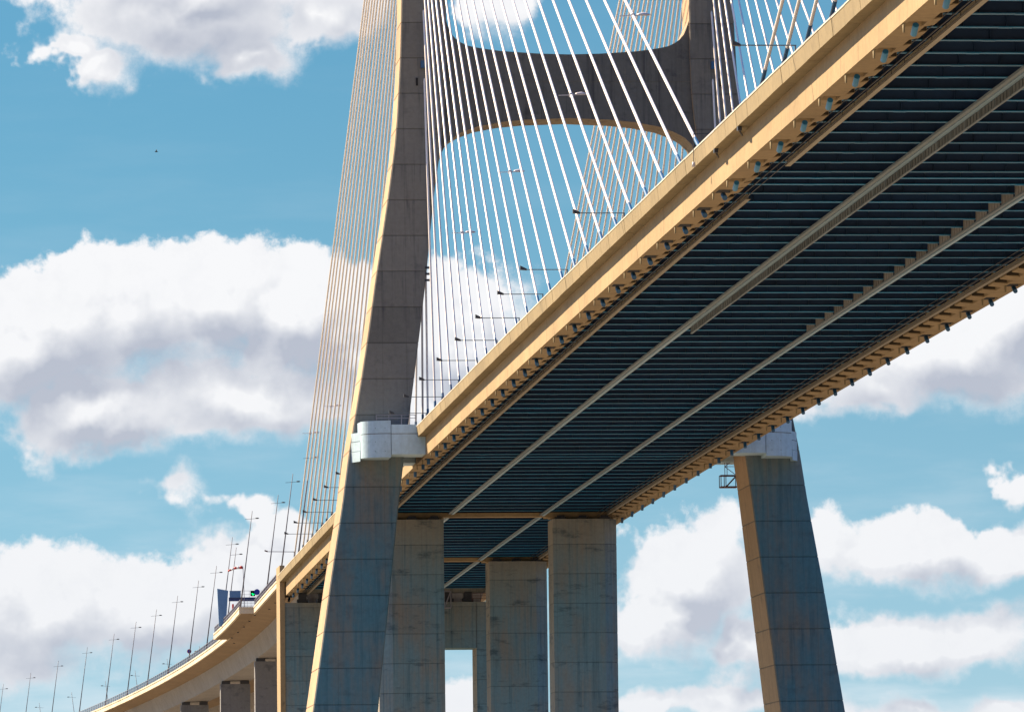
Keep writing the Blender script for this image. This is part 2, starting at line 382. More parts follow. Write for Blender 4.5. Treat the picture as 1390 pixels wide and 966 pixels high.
GMC = {}
gnodes = sorted([(y, -1) for y in NODES_MAIN] + [(y, 1) for y in NODES_FAR] + [(y, 1) for y in NODES_BACK] + [(node(24), 1)])
for s in (-1, 1):
    for i, (y, d) in enumerate(gnodes):
        ya = (gnodes[i - 1][0] + y) / 2 if i else y - PITCH / 2
        yb = (gnodes[i + 1][0] + y) / 2 if i + 1 < len(gnodes) else YEND
        key = (s, round(ya - y, 2), round(yb - y, 2), d)
        if key not in GMC: GMC[key] = girder_mesh(s, ya - y, yb - y, d)
        link("girder_segment", GMC[key], (0, y, zd(y)), deck, (slope(y), 0, 0))
PANEL = 4.415
def cornice_mesh(sx):
    mb = MB(); e = 0.024; L = PANEL
    def run(p, mi):
        mb.loft([[Vector((sx * x, y, z)) for x, z in (p if sx < 0 else p[::-1])] for y in (-L / 2 + e, L / 2 - e)], mi)
    run([(15.40, 2.30), (15.50, 3.22), (15.12, 3.22), (15.12, 3.02), (14.655, 3.02), (14.655, 2.30)], 0)
    run([(15.53, 3.223), (15.53, 3.30), (15.10, 3.32), (15.10, 3.223)], 1)
    mb.box(min(sx * 14.67, sx * 15.35), max(sx * 14.67, sx * 15.35), L / 2 - e, L / 2 + e, 2.36, 3.0, 2)
    return mb.mesh("cornice_panel", [M_CORN, M_COPE, M_SEAL])
CM = {s: cornice_mesh(s) for s in (-1, 1)}
for s in (-1, 1):
    for i in range(int((YEND - YNEAR) / PANEL) + 1):
        y = YEND - PANEL / 2 - i * PANEL
        link("cornice_panel", CM[s], (random.uniform(-0.012, 0.012), y, zd(y) + random.uniform(-0.008, 0.008)), deck, (slope(y), 0, 0))
# cross beams at every stay and half way between
beam_ys = []
allnodes = sorted(NODES_FAR + NODES_MAIN + NODES_BACK)
for a, b in zip(allnodes, allnodes[1:]):
    beam_ys += [a, (a + b) / 2]
beam_ys.append(allnodes[-1])
mb = MB()
mb.box(-13.04, 13.04, -0.012, 0.012, 1.0, 2.714, 0)
mb.box(-13.04, 13.04, -0.21, 0.21, 0.95, 0.998, 1)
for x in [-13 + 2.17 * k for k in range(1, 12)]:
    mb.box(x - 0.012, x + 0.012, -0.18, -0.013, 1.0, 2.70, 0)
for x in (-8.7, -4.35, 4.35, 8.7):
    mb.box(x - 0.35, x + 0.35, -0.2, 0.2, 0.935, 0.9495, 1)
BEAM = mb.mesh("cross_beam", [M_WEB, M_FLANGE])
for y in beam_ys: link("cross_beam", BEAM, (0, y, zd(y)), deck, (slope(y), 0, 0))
def corbel_mesh(s):
    mb = MB()
    xe = 12.42 if s > 0 else 12.85
    r0 = [Vector((s * 13.345, -1.12, 0.51)), Vector((s * 13.345, 1.25, 0.51)), Vector((s * 13.345, 1.25, 2.70)), Vector((s * 13.345, -1.12, 2.70))]
    r1 = [Vector((s * xe, -1.12, 0.60)), Vector((s * xe, 1.25, 0.60)), Vector((s * xe, 1.25, 2.70)), Vector((s * xe, -1.12, 2.70))]
    mb.loft([r0, r1] if s < 0 else [r0[::-1], r1[::-1]])
    x0, x1 = sorted((s * 13.30, s * (xe + 0.03)))                    # thin brown sheets painting shade onto the corbel end faces
    mb.box(x0, x1, -1.135, -1.125, 0.62, 2.68, 1); mb.box(x0, x1, 1.255, 1.265, 0.62, 2.68, 1)
    return mb.mesh("beam_corbel", [M_GIRD, M_CSHADE])
CB = {s: corbel_mesh(s) for s in (-1, 1)}
for s in (-1, 1):
    for y in beam_ys: link("beam_corbel", CB[s], (0, y, zd(y)), deck, (slope(y), 0, 0))
# light fin plates beside the pockets
fm = MB()
fm.loft([[Vector((x, -0.12, 0.5)), Vector((x, 0.30, 0.5)), Vector((x, 0.12, 0.05)), Vector((x, 0.05, 0.05))] for x in (-0.045, 0.045)])
FIN = fm.mesh("fin_plate", M_CORN)
for s in (-1, 1):
    for lst, d in ((NODES_MAIN, -1), (NODES_FAR, 1), (NODES_BACK + [node(24)], 1)):
        for y in lst:
            link("fin_plate", FIN, (s * 14.0 - 0.55, y + 0.1, zd(y)), deck, (slope(y), 0, 0))
# cross heads over the pier rows and the end diaphragm
for y, zt in ((72.4, 0.46), (142.4, 0.46)):
    mb = MB(); z = zd(y)
    mb.box(-5.95, 5.3, y - 0.9, y + 0.9, z + 0.52, z + 0.945)
    for s in (-1, 1):
        a, b = sorted((s * 5.32, s * 13.0))
        if s < 0: b = -5.97
        mb.box(a, b, y - 1.3, y + 1.3, z + 0.40, z + 0.945)
        mb.box(s * 9.0 - 3.2, s * 9.0 + 3.2, y - 0.9, y + 0.9, z + 0.30, z + 0.398)
    part("crosshead_beam", mb, M_GIRD, deck, (0, y, z))
mb = MB(); z = zd(204.8); mb.box(-13.03, 13.03, 203.9, 205.7, z + 0.82, z + 2.70)
part("end_diaphragm", mb, M_PIER, deck, (0, 204.8, z))

# rails hung under the beams
def rail(name, x0, x1, z0, z1, ya, yb, mat):
    ys = [ya + i * (yb - ya) / 40 for i in range(41)]
    part(name, sweep([(x0, z0), (x1, z0), (x1, z1), (x0, z1)], ys), mat, deck)
def ibeam(name, xc, w, z0, z1, ya, yb, mat):
    ys = [ya + i * (yb - ya) / 40 for i in range(41)]
    t = 0.035; h = w / 2
    p = [(xc - h, z0), (xc + h, z0), (xc + h, z0 + t), (xc + 0.02, z0 + t), (xc + 0.02, z1 - t), (xc + h, z1 - t), (xc + h, z1), (xc - h, z1), (xc - h, z1 - t), (xc - 0.02, z1 - t), (xc - 0.02, z0 + t), (xc - h, z0 + t)]
    part(name, sweep(p, ys), mat, deck)
rail("service_rail", -5.28, -5.02, 0.80, 0.945, YNEAR, 205, M_RAIL)
rail("service_pipe", -4.98, -4.72, 0.74, 0.945, YNEAR, 205, M_RAILB)
rail("service_rail", 4.66, 4.86, 0.60, 0.72, YNEAR, 205, M_RAIL)
rail("service_pipe", 4.94, 5.16, 0.54, 0.72, YNEAR, 205, M_RAILB)
ibeam("gantry_rail", -11.75, 0.30, 0.62, 0.945, YNEAR, -217.5, M_GRAIL)
ibeam("gantry_rail", -11.78, 0.30, 0.62, 0.945, -201.5, 205, M_GRAIL)
ibeam("gantry_rail", 12.05, 0.30, 0.62, 0.945, YNEAR, 205, M_GRAIL)
# hanging tray panels along the left service pipe (they stop short of the pylon)
mb = MB(); L = PANEL - 0.06
mb.box(-0.02, 0.02, -L / 2, L / 2, -0.44, 0.0, 0)
mb.box(-0.05, 0.10, -L / 2, L / 2, -0.49, -0.445, 1)
for k in range(5):
    y = -L / 2 + 0.3 + k * (L - 0.6) / 4
    mb.box(-0.06, -0.021, y - 0.05, y + 0.05, -0.444, -0.003, 1 if k == 0 else 0)
TRAY = mb.mesh("tray_panel", [M_TRAY, M_RAIL])
y = -124.4
while y > YNEAR:
    link("tray_panel", TRAY, (-4.68, y, zd(y) + 0.735), deck, (slope(y), 0, 0)); y -= PANEL
# stiffening web panels between the beams over the right-hand rail
mb = MB(); mb.box(-0.02, 0.02, -1.85, 1.95, 0.0, 1.95, 0)
for k in range(4): mb.box(-0.05, -0.021, -1.2 + k * 0.95 - 0.04, -1.2 + k * 0.95 + 0.04, 0.0, 1.94, 0)
WEBP = mb.mesh("web_panel", M_WPAN)
for a, b in zip(beam_ys, beam_ys[1:]):
    c = (a + b) / 2
    if c < -116 and b - a > 4: link("web_panel", WEBP, (4.76, c, zd(c) + 0.725), deck, (slope(c), 0, 0))
# catwalk railings beside the edge rails
for s, xa, xb in ((-1, -12.52, -12.12), (1, 10.95, 11.45)):
    mb = MB()
    ys = [YNEAR + i * 4.0 for i in range(int((205 - YNEAR) / 4))]
    for a, b in zip(ys, ys[1:]):
        for x in (xa, xb):
            for z in (0.55, 0.92): mb.bar((x, a, zd(a) + z), (x, b, zd(b) + z), 0.035, 0.035)
        mb.bar((xa, a, zd(a) + 0.56), (xa, a, zd(a) + 0.92), 0.03, 0.03)
        mb.bar((xb, a, zd(a) + 0.56), (xb, a, zd(a) + 0.92), 0.03, 0.03)
    part("catwalk_railing", mb, M_STEEL, deck, kind='stuff')
# parapet railing above the cornice
for s in (-1, 1):
    mb = MB(); ys = [YNEAR + i * 4.415 for i in range(int((205 - YNEAR) / 4.415) + 1)]
    for a, b in zip(ys, ys[1:]):
        for z in (3.42, 3.58): mb.bar((s * 15.22, a, zd(a) + z), (s * 15.22, b, zd(b) + z), 0.04, 0.04)
        for q in (0.0, 0.5):
            yy = a + (b - a) * q; mb.bar((s * 15.22, yy, zd(yy) + 3.20), (s * 15.22, yy, zd(yy) + 3.56), 0.05, 0.05)
    part("parapet_railing", mb, M_GALV, deck, kind='stuff')
for y in (-222.4, -212.5):
    mb = MB(); z = zd(y)
    mb.box(-15.40, -15.16, y - 0.22, y + 0.22, z + 2.05, z + 2.295)
    mb.tube((-15.28, y, z + 2.1), (-15.05, y + 0.5, z + 1.85), 0.06)
    part("drain_spout", mb, M_STEEL, deck, (-15.3, y, z + 2.2))

# ------------------------------------------------------------------ pylon
pyl = thing("bridge_pylon", "tall concrete H shaped bridge pylon with two inclined legs and an arched crossbeam", "pylon", (0, 0, 0))
ZT = [-46, -23.6, -11.2, -3.5, 0.8, 7.8, 13, 17.8, 21.4, 26, 30.7, 33.5, 35.7, 39, 42.5, 45, 54]
XO = [28.8, 25.45, 23.6, 22.34, 21.75, 20.5, 19.65, 18.95, 18.35, 17.62, 16.94, 16.68, 16.53, 16.33, 16.19, 16.12, 16.1]
XI = [22.0, 19.24, 17.83, 16.95, 16.40, 15.42, 14.72, 14.1, 13.72, 13.2, 12.48, 12.15, 11.95, 11.84, 11.80, 11.82, 11.83]
def lerp(z, A, B):
    if z <= A[0]: return B[0]
    for i in range(len(A) - 1):
        if z <= A[i + 1]:
            t = (z - A[i]) / (A[i + 1] - A[i]); return B[i] + t * (B[i + 1] - B[i])
    return B[-1]
def hd(z): return lerp(z, [-46, -23.5, 0, 18, 31, 45, 100], [6.6, 5.2, 4.05, 3.45, 2.95, 2.55, 2.2])
for s in (-1, 1):
    zs = [-46.0]; z = -2.15 - 3.45 * 12
    grooves = []
    while z < 98: grooves.append(z); z += 3.45
    rings = []
    levels = [(-46.0, 0)]
    for gz in grooves:
        levels += [(gz - 0.05, 0), (gz - 0.03, 0.035), (gz + 0.03, 0.035), (gz + 0.05, 0), (gz + 1.15, 0), (gz + 2.3, 0)]
    levels += [(100.0, 0)]
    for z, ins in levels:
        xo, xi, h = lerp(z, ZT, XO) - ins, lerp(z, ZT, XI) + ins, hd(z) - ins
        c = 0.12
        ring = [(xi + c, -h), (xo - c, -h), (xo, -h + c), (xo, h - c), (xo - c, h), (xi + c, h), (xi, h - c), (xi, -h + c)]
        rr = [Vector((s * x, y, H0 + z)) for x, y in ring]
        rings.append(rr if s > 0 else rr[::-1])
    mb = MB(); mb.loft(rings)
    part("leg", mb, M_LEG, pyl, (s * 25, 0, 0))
# crossbeam
TOPX = [0, 3, 6.5, 8.6, 9.75, 10.6, 11.15, 11.5, 11.72, 11.86, 12.4]
TOPZ = [39.72, 39.80, 40.03, 40.30, 40.55, 40.95, 41.45, 42.05, 42.75, 43.4, 43.5]
BOTX = [0, 4.2, 6.6, 8.9, 10.4, 11.3, 11.9, 12.3, 12.55, 12.7]
BOTZ = [33.52, 33.36, 33.12, 32.68, 32.12, 31.60, 31.0, 30.3, 29.6, 29.0]
st = [0, 1.5, 3, 4.2, 5.4, 6.6, 7.8, 8.9, 9.75, 10.4, 10.9, 11.3, 11.6, 11.75, 11.9, 12.15, 12.4, 12.6]
st = [-x for x in st[:0:-1]] + st
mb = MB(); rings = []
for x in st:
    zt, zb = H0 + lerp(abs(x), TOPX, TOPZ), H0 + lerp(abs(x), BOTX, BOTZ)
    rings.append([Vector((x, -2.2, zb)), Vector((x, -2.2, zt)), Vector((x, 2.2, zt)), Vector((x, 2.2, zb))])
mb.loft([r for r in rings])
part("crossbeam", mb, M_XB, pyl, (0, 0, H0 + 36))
mb = MB(); mb.box(-11.9, 11.9, -2.235, 2.235, H0 + 37.1, H0 + 37.8)
part("crossbeam_band", mb, M_XB, pyl, (0, 0, H0 + 37.4))
for s in (-1, 1):
    mb = MB(); mb.box(s * 14.73 - 0.09, s * 14.73 + 0.09, -2.9, -2.72, H0 + 36.55, H0 + 37.3)
    part("vent_slot", mb, M_HOLE, pyl, (s * 14.73, -2.8, H0 + 36.9))
    mb = MB(); mb.box(s * 14.1 - 0.25, s * 14.1 + 0.25, -3.1, -2.55, H0 + 38.25, H0 + 38.95)
    part("stay_bracket", mb, M_SOCK, pyl, (s * 14.1, -2.8, H0 + 38.6))
# white collars joining deck and leg, in front of and behind the legs
def collar(sx, sy):
    """sx = side of the bridge, sy = -1 in front, +1 behind"""
    def P(x, y, z): return Vector((sx * x, -sy * y, H0 + z))     # authored for right side, y negative = front
    def pris(mb, poly, z0, z1, mi=0):
        q = [(sx * x, -sy * y) for x, y in poly]
        ar = sum(q[i][0] * q[(i + 1) % len(q)][1] - q[(i + 1) % len(q)][0] * q[i][1] for i in range(len(q)))
        mb.prism(q if ar > 0 else q[::-1], H0 + z0, H0 + z1, mi)
    yb = -3.6
    curve = [(17.95 + 2.75 * math.sin(t), -5.6 - 1.9 * math.cos(t)) for t in [R(90 * i / 16) for i in range(17)]]
    shell = [(17.95, yb)] + curve + [(20.9, yb)]
    inner = [(17.99, yb)] + [(17.99 + 2.68 * math.sin(R(90 * i / 16)), -5.6 - 1.86 * math.cos(R(90 * i / 16))) for i in range(17)] + [(20.86, yb)]
    mb = MB(); pris(mb, shell, 0.42, 2.64); pris(mb, inner, 2.6401, 2.70, 1); pris(mb, shell, 2.7001, 3.9)
    root = part("collar", mb, [M_WHITE, M_SEAL], pyl, (sx * 19.3, sy * 5.5, H0 + 2))
    for i, p in enumerate([q for q in root.data.polygons]): p.use_smooth = False
    for z in (1.0, 1.9, 3.2):
        for x in (18.5, 19.4):
            yy = -5.6 - 1.9 * math.sqrt(max(0.0, 1 - ((x - 17.95) / 2.75) ** 2))
            mb = MB(); c = P(x, yy, z); mb.tube(c + Vector((0, -sy * 0.05, 0)), c + Vector((0, sy * 0.02, 0)), 0.035, n=6); part("fixing", mb, M_STEEL, root, c)
    # stepped side wall
    mb = MB()
    for z0, z1, ex in ((0.17, 1.13, 0.0), (1.17, 2.06, -0.02), (2.12, 2.93, -0.06)):
        pris(mb, [(20.74 + ex, -5.65), (21.48 + ex, -4.0), (21.48 + ex, yb), (20.78 + ex, yb)], z0, z1)
    part("collar_side", mb, M_WHITE, root, (sx * 21, sy * 5, H0 + 1.5))
    mb = MB()
    pris(mb, [(14.66, -7.46), (17.90, -7.46), (17.90, yb), (14.66, yb)], 0.70, 2.62)
    pris(mb, [(14.66, -7.42), (17.86, -7.42), (17.86, yb), (14.66, yb)], 2.6201, 2.68, 1)
    pris(mb, [(15.47, -7.46), (17.90, -7.46), (17.90, yb), (15.47, yb)], 2.6801, 3.52)
    pris(mb, [(14.66, -7.46), (15.46, -7.46), (15.46, -7.40), (14.66, -7.40)], 2.6801, 3.3)
    part("collar_box", mb, [M_WHITE, M_SEAL], root, (sx * 16.3, sy * 5.5, H0 + 2))
    return root
for sx in (1, -1):
    for sy in (-1, 1):
        collar(sx, -sy if False else sy)
# small handrail on the left front collar
mb = MB()
for z in (4.15, 4.45): mb.bar((-19.3, -7.2, H0 + z), (-15.5, -7.2, H0 + z), 0.05, 0.05)
for x in (-19.3, -18.1, -16.9, -15.6): mb.bar((x, -7.2, H0 + 3.5), (x, -7.2, H0 + 4.45), 0.05, 0.05)
part("collar_handrail", mb, M_GALV, pyl, (-17, -7.2, H0 + 4))
# step irons and lamp on the inner edge of the left leg
for z in (18.9, 18.3, 17.7):
    mb = MB(); mb.box(-14.2, -13.72, -3.5, -3.3, H0 + z - 0.1, H0 + z + 0.1); part("leg_bracket", mb, M_STEEL, pyl, (-13.9, -3.4, H0 + z))

# ------------------------------------------------------------------ piers under the side span
def grooved(poly, z0, z1, step, zref):
    """vertical prism with construction joints"""
    mb = MB(); n = len(poly); cx = sum(p[0] for p in poly) / n; cy = sum(p[1] for p in poly) / n
    def ring(z, ins):
        r = []
        for x, y in poly:
            dx, dy = x - cx, y - cy; l = math.hypot(dx, dy)
            r.append(Vector((x - dx / l * ins, y - dy / l * ins, z)))
        return r
    rings = [ring(z0, 0)]; z = zref
    while z - step > z0: z -= step
    while z < z1 - 0.3:
        if z > z0 + 0.3: rings += [ring(z - 0.05, 0), ring(z - 0.02, 0.035), ring(z + 0.02, 0.035), ring(z + 0.05, 0)]
        z += step
    rings.append(ring(z1, 0)); mb.loft(rings); return mb
def ccw(poly):
    a = sum(poly[i][0] * poly[(i + 1) % len(poly)][1] - poly[(i + 1) % len(poly)][0] * poly[i][1] for i in range(len(poly)))
    return poly if a > 0 else poly[::-1]
def side_pier(s, yf, top, lab):
    t = thing("bridge_pier", lab, "bridge pier", (s * 9.5, yf + 2.4, 0), "grey concrete piers under the side span")
    poly = ccw([(s * 5.95, yf), (s * 11.6, yf), (s * 13.0, yf + 1.0), (s * 13.0, yf + 3.9), (s * 11.6, yf + 4.9), (s * 5.95, yf + 4.9)])
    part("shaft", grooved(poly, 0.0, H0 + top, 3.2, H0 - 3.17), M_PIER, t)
    for x in (6.9, 9.3, 11.7):
        mb = MB(); mb.box(s * x - 0.55, s * x + 0.55, yf + 0.5, yf + 1.5, H0 + top, H0 + top + 0.22); mb.box(s * x - 0.4, s * x + 0.4, yf + 0.6, yf + 1.4, H0 + top + 0.22, H0 + top + 0.40)
        part("bearing", mb, M_STEEL, t, (s * x, yf + 1, H0 + top))
    mb = MB(); mb.box(s * 12.3 - 0.25, s * 12.3 + 0.25, yf + 1.2, yf + 1.7, H0 + top, H0 + top + 0.3)
    part("bearing_stop", mb, M_GIRD, t, (s * 12.3, yf + 1.4, H0 + top))
    return t
side_pier(1, 70.0, -0.42, "wide grey pier at the right just behind the pylon, black stains across its middle")
side_pier(-1, 70.0, -0.42, "grey pier partly hidden behind the left pylon leg")
side_pier(1, 140.0, -0.92, "darker second pier standing between the front piers and the portal frame")
side_pier(-1, 140.0, -0.92, "pier hidden behind the front left pier")
# transition portal where the viaduct begins
tp = thing("transition_pier", "far portal frame pier with a thin sunlit blade rising to the deck edge", "bridge pier", (0, 205, 0))
for s in (-1, 1):
    poly = ccw([(s * 10.4, 203.0), (s * 14.78, 203.0), (s * 14.78, 209.0), (s * 10.4, 209.0)])
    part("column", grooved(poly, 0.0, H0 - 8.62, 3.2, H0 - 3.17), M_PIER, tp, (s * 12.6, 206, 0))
    mb = MB(); mb.prism(ccw([(s * 14.80, 202.9), (s * 15.45, 202.9), (s * 15.45, 210.0), (s * 14.80, 210.0)]), 0.0, H0 + 2.35)
    part("blade", mb, M_GIRD, tp, (s * 15.1, 206, 0))
mb = MB(); mb.box(-14.78, 14.78, 203.0, 209.0, H0 - 8.6, H0 - 2.55)
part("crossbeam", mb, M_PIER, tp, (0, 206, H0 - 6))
mb = MB(); mb.box(10.36, 10.42, 202.97, 203.0, H0 - 8.6, H0 - 2.6); part("joint_strip", mb, M_STEEL, tp, (10.4, 203, H0 - 5))
for x in (-12.4, -9.8, 9.4, 6.8):
    mb = MB(); mb.box(x - 0.7, x + 0.7, 203.6, 205.0, H0 - 2.55, H0 - 2.05); mb.box(x - 0.5, x + 0.5, 203.7, 204.9, H0 - 2.05, zd(204.8) + 0.82)
    part("bearing", mb, M_STEEL, tp, (x, 204.3, H0 - 2.5))
for xa, xb in ((-9.3, -5.0), (9.9, 14.6)):
    mb = MB()
    for z in (0.45, 0.8, 1.1): mb.bar((xa, 203.1, H0 - 2.55 + z), (xb, 203.1, H0 - 2.55 + z), 0.05, 0.05)
    k = xa
    while k <= xb: mb.bar((k, 203.1, H0 - 2.55), (k, 203.1, H0 - 1.45), 0.05, 0.05); k += 1.1
    part("pier_railing", mb, M_RUST, tp, (xa, 203.1, H0 - 2))

# ------------------------------------------------------------------ approach viaduct (curves away to the left)
CURV = 1.98e-4
def xl(Y): return -15.35 - CURV * max(0.0, Y - 270.0) ** 2           # left edge
def bank(Y): return 0.075 * min(1.0, max(0.0, (Y - 260.0) / 330.0))
def vpt(Y, inward, dz):
    """point of the viaduct: `inward` metres from the left edge, dz above the reference"""
    sl_ = -2 * CURV * max(0.0, Y - 270.0)                              # dX/dY of the edge
    t = Vector((sl_, 1, 0)).normalized(); nrm = Vector((t.y, -t.x, 0))  # to the right
    p = Vector((xl(Y), Y, 0)) + nrm * inward
    return Vector((p.x, p.y, zd(Y) + dz + bank(Y) * inward))
VY0, VY1 = 207.0, 900.0
via = thing("approach_viaduct", "curved concrete approach viaduct with wide pale edge beam sweeping down to the left", "viaduct", (0, VY0, H0))
WV = 30.7
vys = [VY0 + i * 6.0 for i in range(int((VY1 - VY0) / 6) + 1)]
def vsweep(poly, ys=vys):
    mb = MB(); mb.loft([[vpt(y, x, z) for x, z in poly] for y in ys]); return mb
part("deck_slab", vsweep([(0.12, 2.10), (3.35, 1.62), (9.9, 1.62), (12.2, 2.35), (18.5, 2.35), (20.8, 1.62), (27.35, 1.62), (WV - 0.12, 2.10), (WV - 0.12, 2.80), (0.12, 2.80)]), M_VIA, via)
for a, b in ((3.35, 9.9), (20.8, 27.35)):
    part("box_girder", vsweep([(a + 0.95, -1.05), (b - 0.95, -1.05), (b, 1.618), (a, 1.618)]), M_VWEB, via)
part("road_surface", vsweep([(0.5, 2.804), (WV - 0.5, 2.804), (WV - 0.5, 2.85), (0.5, 2.85)]), M_ROAD, via)
# edge beam in precast lengths
BAY0, BAY1, BAYW = 264.0, 324.0, 2.05
def edge_piece(ya, yb, off, side):
    mb = MB(); e = 0.012
    def q(y, i, z): return vpt(y, (off + i) if side < 0 else WV - off - i, z)
    for (i0, i1, z0, z1) in ((0.0, 0.30, 2.05, 2.66), (0.10, 0.30, 2.6601, 2.78), (-0.05, 0.35, 2.7801, 3.0)):
        r = [[q(y, i0, z0), q(y, i1, z0), q(y, i1, z1), q(y, i0, z1)] for y in (ya + e, yb - e)]
        mb.loft(r if side < 0 else [k[::-1] for k in r])
    return part("edge_beam", mb, M_VCOR, via, q(ya, 0, 2.5))
y = VY0
while y < 760:
    yb = y + 6.0
    if not (BAY0 - 0.5 <= y and yb <= BAY1 + 0.5): edge_piece(y, yb, 0.0, -1)
    edge_piece(y, yb, 0.0, 1); y = yb
y = BAY0
while y < BAY1 - 0.1: edge_piece(y, y + 6.0, -BAYW, -1); y += 6.0
# refuge bay slab and its end walls
bys = [BAY0 + 0.35 + i * 59.3 / 12 for i in range(13)]
mb = MB(); mb.loft([[vpt(yy, -BAYW + 0.12, 2.06), vpt(yy, 0.1, 2.02), vpt(yy, 0.1, 2.79), vpt(yy, -BAYW + 0.12, 2.79)] for yy in bys])
part("refuge_bay", mb, M_VIA, via, vpt(290, -1, 2.4))
for yy, d in ((BAY0, -1), (BAY1, 1)):
    mb = MB()
    for (z0, z1, ex) in ((2.05, 2.66, 0.0), (2.6601, 2.78, -0.06), (2.7801, 3.0, 0.04)):
        a0, a1 = sorted((yy + d * ex, yy - d * 0.30))
        mb.loft([[vpt(k, -BAYW - 0.02, z0), vpt(k, 0.0, z0), vpt(k, 0.0, z1), vpt(k, -BAYW - 0.02, z1)] for k in (a0, a1)])
    part("edge_beam", mb, M_VCOR, via, vpt(yy, -1, 2.5))
# railing
def vrail(pts, name="railing"):
    mb = MB()
    for a, b in zip(pts, pts[1:]):
        for h in (0.12, 0.55, 1.0): mb.bar(a + Vector((0, 0, h)), b + Vector((0, 0, h)), 0.05, 0.05)
        n = max(1, int((b - a).length / 0.5))
        for k in range(n):
            p = a.lerp(b, k / n); w = 0.07 if k == 0 else 0.03
            mb.bar(p, p + Vector((0, 0, 1.0)), w, w)
    part(name, mb, M_GALV, via, pts[0], kind='stuff')
vrail([vpt(y, 0.15, 3.0) for y in [210 + 3 * i for i in range(19)]] + [vpt(BAY0, -BAYW + 0.15, 3.0)] + [vpt(y, -BAYW + 0.15, 3.0) for y in [BAY0 + 3 * i for i in range(1, 21)]] + [vpt(y, 0.15, 3.0) for y in [BAY1 + 0.2 + 3 * i for i in range(95)]])
vrail([vpt(y, WV - 0.15, 3.0) for y in [210 + 3 * i for i in range(130)]])
# soffit drain holes
for i in range(9):
    y = 226 + i * 13; off = 1.5 if not BAY0 < y < BAY1 else 0.2
    mb = MB(); p = vpt(y, off, 1.92); mb.tube(p, p + Vector((0, 0, -0.12)), 0.16, n=8); part("drain_hole", mb, M_STEEL, via, p)
# viaduct piers
PN = [(320.0, "nearest"), (382.0, "second"), (445.0, "third"), (508.0, "fourth"), (570.0, "fifth")]
for s, a0, a1 in ((-1, 3.9, 8.7), (1, 22.0, 26.8)):
    for y, w in PN:
        p0, p1 = vpt(y, a0, 0), vpt(y, a1, 0); top = min(vpt(y, a0, -1.05).z, vpt(y, a1, -1.05).z)
        t = thing("viaduct_pier", "%s grey wall pier under the %s box girder of the curved viaduct" % (w, "left" if s < 0 else "right"), "bridge pier", ((p0.x + p1.x) / 2, y + 1.2, 0), "wall piers of the approach viaduct")
        poly = ccw([(p0.x, p0.y), (p1.x, p1.y), (p1.x, p1.y + 2.6), (p0.x, p0.y + 2.6)])
        part("shaft", grooved(poly, 0.0, top - 0.5, 4.0, top - 3.0), M_VPIER, t)
        for f in (0.18, 0.82):
            c = p0.lerp(p1, f)
            mb = MB(); mb.box(c.x - 0.7, c.x + 0.7, y + 0.3, y + 2.2, top - 0.5, top - 0.02 + (bank(y) * 2 if f > 0.5 else 0)); part("bearing", mb, M_STEEL, t, (c.x, y + 1.2, top - 0.4))

# ------------------------------------------------------------------ stay cables
ZTOP = {24: 85.5, 23: 84.4, 22: 83.5, 21: 82.0, 20: 80.7, 19: 79.2, 18: 77.4, 17: 76.0, 16: 74.2, 15: 72.6, 14: 70.8, 13: 69.2, 12: 67.6, 11: 66.1, 10: 64.4, 9: 62.6, 8: 60.8, 7: 58.6, 6: 56.3, 5: 53.7, 4: 50.0, 3: 47.0, 2: 43.2, 1: 38.5}
cyl = MB(); cyl.tube((0, 0, 0), (0, 0, 1), 1.0, n=10)
CY = {k: cyl.mesh(n_, m_) for k, n_, m_ in (('sheath', "sheath", M_CABLE), ('socket', "socket", M_SOCK), ('cap', "anchor_cap", M_CAP), ('capd', "anchor_cap", M_SOCK))}
def stick(name, me, p0, p1, r, parent):
    d = p1 - p0
    o = link(name, me, p0, parent); o.scale = (r, r, d.length)
    o.rotation_mode = 'QUATERNION'; o.rotation_quaternion = d.to_track_quat('Z', 'Y')
    return o
def stay(s, n, kind):
    if kind == 'main':
        y = -(node(n) + 0.039 * (n - 1)); yt = -1.2; capm = CY['capd']; grp = "main span"
    elif kind == 'back':
        y = node(n) + 0.039 * (n - 1); yt = 1.2; capm = CY['capd']; grp = "side span"
    else:
        y = -(2 * MID - node(n)) + 0.039 * (n - 1); yt = -2 * MID + 1.2; capm = CY['cap']; grp = "mid span"
    A = Vector((s * 14.0, y, zd(y) + 0.02)); B = Vector((s * 14.0, yt, H0 + ZTOP[n])); u = (B - A).normalized()
    side = "left" if s < 0 else "right"
    if kind == 'far':
        lab = "%s tan stay cable past mid span on the %s deck edge, leaning right" % (ORD[24 - n], side)
        group = "tan stay cables leaning right past mid span"
    else:
        lab = "%s %s stay cable from the pylon in the %s %s fan" % (ORD[n - 1], "white" if kind == 'main' else "brownish", side, grp)
        group = "stay cables of the %s %s fan" % (side, grp)
    t = thing("stay_cable", lab, "stay cable", A, group)
    r = 0.103
    stick("sheath", CY['sheath'], A + u * 2.0, B, r, t)
    # steel sleeve standing on the deck
    kz = 5.35 / u.z
    stick("socket", CY['socket'], A + u * (2.9 / u.z), A + u * kz, r * 1.2, t)
    stick("anchor_cap", capm, A + u * 0.02, A + u * 0.8, 0.16, t)
    return A, u
for s in (-1, 1):
    for n in range(1, 25):
        stay(s, n, 'main'); stay(s, n, 'back')
    for n in range(24, 15, -1): stay(s, n, 'far')

